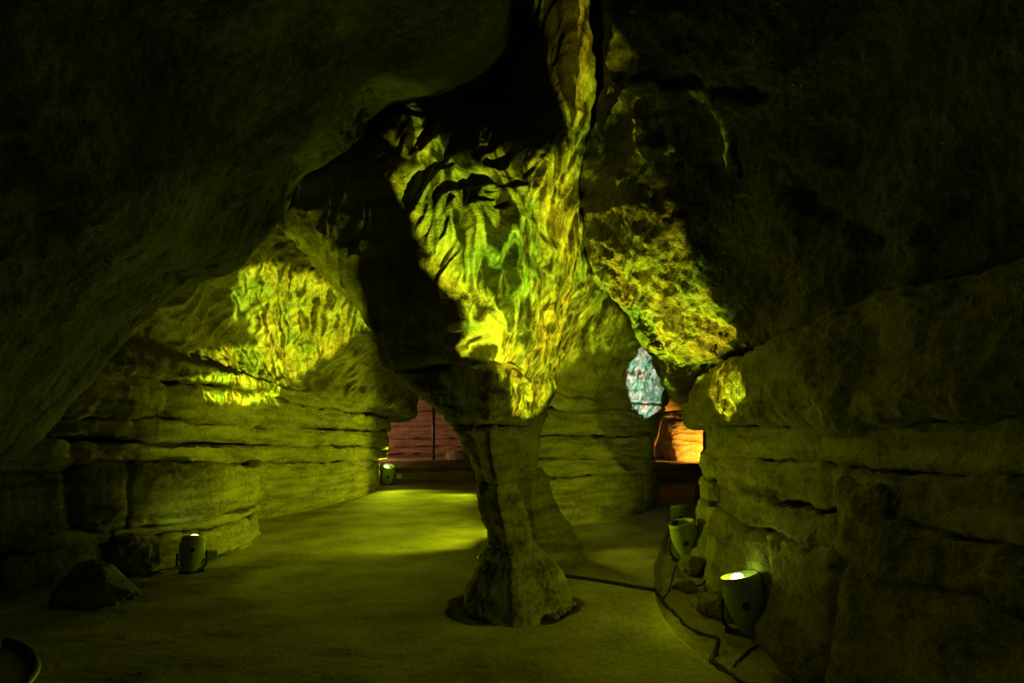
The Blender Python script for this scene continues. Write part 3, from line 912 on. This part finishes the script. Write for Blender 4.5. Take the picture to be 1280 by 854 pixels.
def gobo(light, polys, color_a, color_b, color_c, on, scale=14.0, soft=.02, rag=.05, floorv=.15, turn=-25.0, stretch=.5, line=.24):
    """framing-shutter mask plus ripple glass: the beam's cross-section in the lamp's own frame"""
    Mi = light.matrix_world.inverted()
    light.data.use_nodes = True
    nt = light.data.node_tree
    L = nt.links.new
    em = [n for n in nt.nodes if n.type == 'EMISSION'][0]
    tc = N_(nt, 'ShaderNodeTexCoord')
    sp = N_(nt, 'ShaderNodeSeparateXYZ')
    L(tc.outputs['Normal'], sp.inputs[0])
    du = N_(nt, 'ShaderNodeMath', operation='DIVIDE')
    dv = N_(nt, 'ShaderNodeMath', operation='DIVIDE')
    L(sp.outputs[0], du.inputs[0])
    L(sp.outputs[2], du.inputs[1])
    L(sp.outputs[1], dv.inputs[0])
    L(sp.outputs[2], dv.inputs[1])
    cb = N_(nt, 'ShaderNodeCombineXYZ')
    L(du.outputs[0], cb.inputs[0])
    L(dv.outputs[0], cb.inputs[1])
    cb.inputs[2].default_value = 1.0
    # ragged edge
    nz = N_(nt, 'ShaderNodeTexNoise')
    nz.inputs['Scale'].default_value = scale * .55
    nz.inputs['Detail'].default_value = 4
    L(cb.outputs[0], nz.inputs['Vector'])
    vs = N_(nt, 'ShaderNodeVectorMath', operation='SUBTRACT')
    L(nz.outputs['Color'], vs.inputs[0])
    vs.inputs[1].default_value = (.5, .5, .5)
    vm = N_(nt, 'ShaderNodeVectorMath', operation='MULTIPLY')
    L(vs.outputs[0], vm.inputs[0])
    vm.inputs[1].default_value = (rag, rag, 0)
    va = N_(nt, 'ShaderNodeVectorMath', operation='ADD')
    L(cb.outputs[0], va.inputs[0])
    L(vm.outputs[0], va.inputs[1])
    total = None
    for poly in polys:
        q = []
        for x, y in poly:
            d = Mi @ hit_on(x, y, on)
            q.append((d.x / d.z, d.y / d.z))
        # convex hull, counter-clockwise
        q = sorted(set(q))
        def half(pts):
            h = []
            for p_ in pts:
                while len(h) >= 2 and (h[-1][0] - h[-2][0]) * (p_[1] - h[-2][1]) - (h[-1][1] - h[-2][1]) * (p_[0] - h[-2][0]) <= 0:
                    h.pop()
                h.append(p_)
            return h
        lo, hi = half(q), half(q[::-1])
        hull = lo[:-1] + hi[:-1]
        cur = None
        for i in range(len(hull)):
            a, b = hull[i], hull[(i + 1) % len(hull)]
            ex, ey = b[0] - a[0], b[1] - a[1]
            ln = math.hypot(ex, ey) + 1e-9
            nx, ny = -ey / ln, ex / ln
            dn = N_(nt, 'ShaderNodeVectorMath', operation='DOT_PRODUCT')
            L(va.outputs[0], dn.inputs[0])
            dn.inputs[1].default_value = (nx, ny, -(nx * a[0] + ny * a[1]))
            if cur is None:
                cur = dn.outputs['Value']
            else:
                mn = N_(nt, 'ShaderNodeMath', operation='MINIMUM')
                L(cur, mn.inputs[0])
                L(dn.outputs['Value'], mn.inputs[1])
                cur = mn.outputs[0]
        if total is None:
            total = cur
        else:
            mxn = N_(nt, 'ShaderNodeMath', operation='MAXIMUM')
            L(total, mxn.inputs[0])
            L(cur, mxn.inputs[1])
            total = mxn.outputs[0]
    mr = N_(nt, 'ShaderNodeMapRange')
    mr.interpolation_type = 'SMOOTHSTEP'
    mr.inputs['From Min'].default_value = -soft
    mr.inputs['From Max'].default_value = soft
    L(total, mr.inputs['Value'])
    # ripple-glass pattern, drawn out along one direction
    mpn = N_(nt, 'ShaderNodeMapping')
    mpn.inputs['Rotation'].default_value = (0, 0, math.radians(turn))
    mpn.inputs['Scale'].default_value = (1, stretch, 1)
    L(va.outputs[0], mpn.inputs[0])
    n2 = N_(nt, 'ShaderNodeTexNoise')
    n2.inputs['Scale'].default_value = scale
    n2.inputs['Detail'].default_value = 5
    n2.inputs['Distortion'].default_value = 1.0
    L(mpn.outputs[0], n2.inputs['Vector'])
    m1 = N_(nt, 'ShaderNodeMath', operation='MULTIPLY_ADD')
    m1.inputs[1].default_value = 2
    m1.inputs[2].default_value = -1
    L(n2.outputs['Fac'], m1.inputs[0])
    ab = N_(nt, 'ShaderNodeMath', operation='ABSOLUTE')
    L(m1.outputs[0], ab.inputs[0])
    r2 = N_(nt, 'ShaderNodeMapRange')
    r2.inputs['From Min'].default_value = 0.0
    r2.inputs['From Max'].default_value = line
    r2.inputs['To Min'].default_value = 1.0
    r2.inputs['To Max'].default_value = floorv
    L(ab.outputs[0], r2.inputs['Value'])
    n3 = N_(nt, 'ShaderNodeTexNoise')
    n3.inputs['Scale'].default_value = scale * .35
    n3.inputs['Detail'].default_value = 2
    L(va.outputs[0], n3.inputs['Vector'])
    rp = N_(nt, 'ShaderNodeValToRGB')
    e = rp.color_ramp.elements
    e[0].position, e[0].color = .36, (*color_a, 1)
    e[1].position, e[1].color = .66, (*color_c, 1)
    k = e.new(.5)
    k.color = (*color_b, 1)
    L(n3.outputs['Fac'], rp.inputs[0])
    L(rp.outputs[0], em.inputs['Color'])
    ml = N_(nt, 'ShaderNodeMath', operation='MULTIPLY')
    L(mr.outputs[0], ml.inputs[0])
    L(r2.outputs[0], ml.inputs[1])
    L(ml.outputs[0], em.inputs['Strength'])


YG = ((.40, .85, .02), (.80, 1.0, .02), (1.0, .84, .02))


def floodlight(label, base, aim, size, beams, lens_on, ballast_side=1, shutter=True, lens_side=(-.6, -.8, 0)):
    """can-shaped framing projector on a short bracket; beams = list of (watts, cone, kind, data)"""
    root = bpy.data.objects.new('floodlight', None)
    COL.objects.link(root)
    root.location = base
    tag(root, label, 'floodlight', 'floodlights on the cave floor')
    s = size
    piv = Vector((0, 0, .26 * s))
    ax = (Vector(aim) - (Vector(base) + piv)).normalized()
    axv = Vector((ax.x * .5, ax.y * .5, 1)).normalized()     # the can itself stands fairly upright
    R = axv.to_track_quat('Z', 'Y').to_matrix().to_4x4()
    MM = Matrix.Translation(piv) @ R

    def part(name, V, Fq, T, mat, parent=root, smooth=True):
        Vw = np.array([MM @ Vector(v) for v in V])
        return link(name, mesh_from(name, Vw, Fq, T, smooth), mat, parent)
    prof = [(.05, -.25), (.075, -.245), (.10, -.19), (.135, -.08), (.152, .02), (.150, .10), (.135, .165), (.140, .175), (.140, .195), (.125, .195), (.120, .16), (.118, .12)]
    V, Fq, T = lathe([(r * s, z * s) for r, z in prof], 32, True, True)
    body = part('housing', V, Fq, T, M_HOUSE)
    V, Fq, T = lathe([(r * s, z * s) for r, z in [(.112, .135), (.112, .142), (.07, .155), (.02, .158)]], 28)
    part('lens', V, Fq, T, M_GLASS)
    V, Fq, T = lathe([(r * s, z * s) for r, z in [(.143, .150), (.147, .155), (.147, .172), (.143, .177)]], 32, False, False)
    part('rim_ring', V, Fq, T, M_HOUSE, body)
    # burning lamp at the mouth
    if lens_on:
        V, Fq, T = lathe([(r * s, z * s) for r, z in [(.045, .186), (.045, .205), (.03, .216), (.01, .220)]], 20)
        V = V + np.array([0, 0, 0])
        side = (MM.to_3x3().inverted() @ Vector(lens_side))
        side.z = 0
        side.normalize()
        V = V + np.array([side.x, side.y, 0]) * .065 * s
        part('lamp', V, Fq, T, M_LAMP[lens_on])
    if shutter:
        sd = (MM.to_3x3().inverted() @ Vector((-1, -.2, 0)))
        sd.z = 0
        sd.normalize()
        c = Vector((sd.x, sd.y, 0)) * .085 * s + Vector((0, 0, .215 * s))
        bevel_box('shutter_blade', c, (.075 * s, .075 * s, .05 * s), M_BLACK, root, MM)
    # knobs on both sides of the can
    yawv = Vector((-base[0], -base[1], 0)).normalized()
    for sg in (1, -1):
        dl = MM.to_3x3().inverted() @ (yawv * sg)
        dl.z = 0
        dl.normalize()
        q = Vector((0, 0, 1)).rotation_difference(dl).to_matrix()
        V, Fq, T = lathe([(.026 * s, 0), (.030 * s, .006 * s), (.030 * s, .022 * s), (.022 * s, .028 * s)], 14)
        V = np.array([q @ Vector(v) + dl * .148 * s for v in V])
        part('knob', V, Fq, T, M_BLACK)
    # bracket: two cheeks and a cross foot
    sv = Vector((-yawv.y, yawv.x, 0)) * ballast_side
    for sg in (1, -1):
        pts = [piv + sv * sg * .165 * s, Vector((0, 0, 0)) + sv * sg * .165 * s + Vector((0, 0, .10 * s)), sv * sg * .10 * s + Vector((0, 0, .02))]
        tube('bracket_arm', [tuple(v) for v in pts], .014 * s, M_DARK, root, 6, 10)
    I3 = Matrix.Identity(4)
    R2 = Matrix.Rotation(math.atan2(sv.y, sv.x), 4, 'Z')
    bevel_box('base_plate', (0, 0, .012), (.30 * s, .14 * s, .024), M_DARK, root, R2)
    # finned ballast beside the can
    bevel_box('ballast_box', (.235 * s, .03 * s, .20 * s), (.12 * s, .13 * s, .11 * s), M_HOUSE, root, R2)
    for k in range(5):
        bevel_box('cooling_fin', (.19 * s + .022 * s * k, .03 * s, .125 * s), (.008 * s, .11 * s, .05 * s), M_DARK, root, R2, .002)
    # light sources
    lp = piv + axv * .25 * s
    for (watts, cone, kind, data) in beams:
        ld = bpy.data.lights.new('beam', 'SPOT')
        ld.energy = watts
        ld.spot_size = math.radians(cone)
        ld.spot_blend = .6 if kind == 'flood' else .1
        ld.shadow_soft_size = data.get('soft', .004)
        lo = bpy.data.objects.new('beam', ld)
        COL.objects.link(lo)
        tg = Vector(data.get('aim', aim))
        dirv = (tg - (Vector(base) + lp)).normalized()
        rotm = dirv.to_track_quat('-Z', 'Y').to_matrix().to_4x4()
        lo.parent = root
        lo.matrix_basis = Matrix.Translation(lp) @ rotm
        bpy.context.view_layer.update()
        if kind == 'flood':
            ld.color = data['color']
        else:
            gobo(lo, data['polys'], *data.get('colors', YG), data['on'], scale=data.get('scale', 16), soft=data.get('edge', .012), rag=data.get('rag', .06), floorv=data.get('floorv', .07), turn=data.get('turn', -25), stretch=data.get('stretch', .5), line=data.get('line', .24))
    return root


M_LAMP = {'green': plain_mat('burning_lamp', (.9, 1, .4), .3, 0, (.72, 1.0, .12), 20.0)}


def mean(pts, on=None):
    v = Vector((0, 0, 0))
    for x, y in pts:
        v += hit_on(x, y, on) if on else hit(x, y)
    return v / len(pts)


cen_polys = [
    [(520, 130), (545, 150), (570, 185), (620, 225), (560, 235), (510, 190)],
    [(484, 226), (540, 218), (570, 300), (540, 330)],
    [(540, 332), (560, 240), (650, 215), (700, 190), (728, 200), (732, 330), (640, 400), (575, 372)],
    [(570, 372), (740, 320), (760, 370), (720, 420), (640, 440), (582, 442)],
    [(640, 430), (735, 380), (720, 450), (690, 490), (655, 522), (641, 520)],
    [(733, 440), (740, 380), (775, 395), (800, 425), (770, 442)],
]
strip_polys = [[(685, 0), (690, -60), (738, -60), (740, 60), (738, 200), (728, 240), (712, 230), (700, 120)]]
right_polys = [
    [(772, 175), (795, 180), (845, 280), (880, 360), (918, 430), (895, 455), (855, 445), (800, 395), (752, 310), (752, 250)],
    [(897, 465), (915, 460), (932, 500), (920, 508)],
]
left_polys = [
    [(300, 340), (340, 328), (405, 350), (455, 390), (462, 408), (420, 440), (395, 450), (330, 440), (290, 400)],
    [(232, 446), (400, 440), (395, 465), (350, 484), (245, 474)],
    [(253, 489), (350, 490), (345, 500), (262, 503)],
]
blue_polys = [[(803, 432), (812, 432), (830, 470), (826, 512), (806, 522), (790, 505), (783, 480), (786, 455)]]
GREEN = (.78, 1.0, .012)

def onfloor(x, y):
    g = gp(x, y)
    return (g[0], g[1], fz(g[0], g[1]))


brown_polys = [[(750, 110), (762, 100), (785, 180), (800, 230), (770, 310), (740, 300), (738, 230)]]
slab_polys = [[(370, 214), (400, 198), (432, 170), (440, 140), (400, 150)], [(340, 245), (362, 240), (400, 325), (455, 390), (440, 400), (370, 320)]]
ON_C = [wall_back] + [o for o in pillar.children if o.name.startswith('cap_block')]
ON_L = [wall_left] + [o for o in wall_left.children if o.name.startswith('rock_layer')]
ON_R = [wall_right] + [o for o in wall_right.children if o.name.startswith('rock_layer')]
floodlight('burning floodlight before the squared block on the right wall', onfloor(933, 780), mean([(640, 300), (700, 380)]), 1.05, [
    (700, 110, 'gobo', dict(polys=cen_polys[2:], on=ON_C, aim=mean([(640, 300), (700, 250)], ON_C), scale=17, line=.16, floorv=.04)),
    (20, 172, 'flood', dict(color=GREEN, soft=.10, aim=(0.2, 4.3, .9))),
    (560, 110, 'gobo', dict(polys=right_polys[:1] + brown_polys, on=ON_R, aim=mean([(790, 280)], ON_R), scale=30, rag=.08, floorv=.2, colors=((.6, .8, .02), (.85, .9, .02), (1, .75, .03)))),
], 'green', shutter=False)
floodlight('floodlight with dark lens standing midway along the right wall', onfloor(857, 694), mean([(700, 430)]), 1.1, [
    (70, 110, 'flood', dict(color=GREEN, soft=.03, aim=mean([(720, 520)]))),
], None)
floodlight('rearmost floodlight with dark lens at the right wall corner', onfloor(851, 663), mean([(806, 478)]), 1.0, [
    (1150, 80, 'gobo', dict(polys=blue_polys, on=[wall_back], aim=mean([(806, 478)], [wall_back]), colors=((.15, .60, .62), (.50, .85, .92), (1, .95, 1.0)), scale=34, floorv=.06, rag=.10, turn=20, stretch=.4, line=.3)),
], None)
floodlight('burning floodlight at the foot of the left wall', onfloor(240, 715), mean([(360, 400)]), .82, [
    (240, 120, 'gobo', dict(polys=slab_polys, on=[ceiling, wall_back], aim=mean([(400, 200)]), scale=10, floorv=.6, edge=.03, colors=(GREEN, GREEN, GREEN))),
    (34, 75, 'flood', dict(color=GREEN, soft=.06, aim=(.2, 5.0, .35))),
], 'green', shutter=False, lens_side=(.5, -.85, 0))
floodlight('small distant burning floodlight at the end of the left wall', onfloor(485, 607), (-1.5, 12, 3), 1.25, [
    (240, 95, 'flood', dict(color=GREEN, soft=.05, aim=(-.6, 9.5, 2.4))),
], 'green', shutter=False)
floodlight('added floodlight hidden behind the rear leg of the pillar', (.28, 7.45, fz(.28, 7.45)), (0.3, 7.5, 3), .9, [  # added lamp, itself unseen, for the lit patches on both side walls
    (4200, 100, 'gobo', dict(polys=right_polys, on=ON_R, aim=mean([(830, 330)], ON_R), scale=30, rag=.07)),
    (450, 100, 'gobo', dict(polys=brown_polys, on=ON_R, aim=mean([(770, 230)], ON_R), scale=30, rag=.02, floorv=.5, colors=((.7, .5, .02), (.9, .6, .03), (1, .6, .03)))),
    (6000, 120, 'gobo', dict(polys=left_polys, on=ON_L, aim=mean([(350, 410)], ON_L), scale=26, rag=.07, turn=50, stretch=.35, colors=((.45, .85, .02), (.8, 1.0, .02), (.95, .92, .02)))),
    (300, 105, 'flood', dict(color=GREEN, soft=.03, aim=(-3.0, 9.0, .1))),
    (60, 80, 'flood', dict(color=GREEN, soft=.03, aim=(2.4, 6.0, .7))),
], None, shutter=False)
floodlight('added floodlight out of view at the right wall, close to the camera', (1.2, 1.5, fz(1.2, 1.5)), mean([(600, 300)]), 1.0, [  # extra lamp outside the view, put in to light the central face
    (3000, 110, 'gobo', dict(polys=cen_polys + strip_polys, on=ON_C, aim=mean([(640, 300), (640, 200)], ON_C), scale=15, rag=.10, line=.17, floorv=.06)),
], None, shutter=False)

floodlight('added unseen floodlight far back behind the rock island', (-.36, 14.2, fz(-.36, 14.2)), (-.5, 13, 4), .9, [  # unseen lamp added to brighten the left wall and the back floor
    (420, 85, 'flood', dict(color=GREEN, soft=.05, aim=(-3.3, 11.0, 1.3))),
], None, shutter=False)

# lamps of the far chambers (bare spots out of sight behind the rock, no fixtures built)
for nm, loc, aim_, col_, wt in [('red', (-5.3, 17.5, 1.5), (-2.4, 21.5, 1.0), (1.0, .52, .23), 210), ('orange', (7.4, 16.0, .9), (5.75, 18.7, 1.0), (1.0, .50, .05), 1900)]:
    ld = bpy.data.lights.new('chamber_beam_' + nm, 'SPOT')
    ld.energy = wt
    ld.color = col_
    ld.spot_size = math.radians(100 if nm == 'red' else 46)
    ld.spot_blend = .5
    ld.shadow_soft_size = .08
    lo = bpy.data.objects.new('chamber_beam_' + nm, ld)
    COL.objects.link(lo)
    lo.location = loc
    lo.rotation_euler = (Vector(aim_) - Vector(loc)).to_track_quat('-Z', 'Y').to_euler()

# ------------------------------------------------------------------ cables


def cable(label, pix, r=.013, lift=None, n=8):
    pts = []
    for q in pix:
        g = gp(q[0], q[1])
        pts.append((g[0], g[1], fz(g[0], g[1]) + r * .8 + (q[2] if len(q) > 2 else 0)))
    P = cr(len(pts), len(pts) * 14) @ np.array(pts)
    for i in range(len(P)):
        P[i, 2] = max(P[i, 2], fz(P[i, 0], P[i, 1]) + r * .7)
    o = tube('cable', P, r, M_BLACK, None, n, smoothp=False)
    tag(o, label, 'cable')
    return o


cable('black cable crossing the floor from the pillar to the trench', [(612, 690), (600, 697), (603, 704), (640, 712), (695, 720), (740, 727), (790, 735), (822, 740)], .018)
cable('thick black cable running along the trench towards the camera', [(818, 738), (835, 750), (858, 772), (880, 783), (897, 790), (893, 806), (889, 815), (902, 822), (925, 836), (945, 847), (975, 868), (1010, 905)], .016)
cable('thin cable looped on the trench below the near floodlight', [(898, 815), (890, 812), (889, 818), (900, 824), (930, 838), (935, 848), (944, 850), (952, 852), (970, 872)], .009)
cable('thin cable dropping from the near floodlight to the trench', [(950, 792), (946, 796), (936, 802), (924, 812), (917, 822)], .010)
cable('thin cable from the middle floodlight down to the trench', [(845, 700), (842, 708), (840, 720), (835, 732), (826, 739)], .010)
cable('looping cable between the middle floodlight and the rocks', [(880, 702), (882, 712), (878, 722), (866, 724), (850, 723), (843, 726)], .011)
cable('short thick cable joining the near floodlight to the middle one', [(912, 752), (897, 748), (886, 738), (880, 724)], .016)
cable('long black cable along the foot of the left wall', [(120, 738), (150, 730), (180, 722), (215, 713), (250, 704), (285, 693), (312, 680)], .020)
cable('dark cable loop lying on the floor in the dim left corner', [(8, 806), (24, 812), (38, 824), (44, 838), (40, 852), (30, 866)], .03)
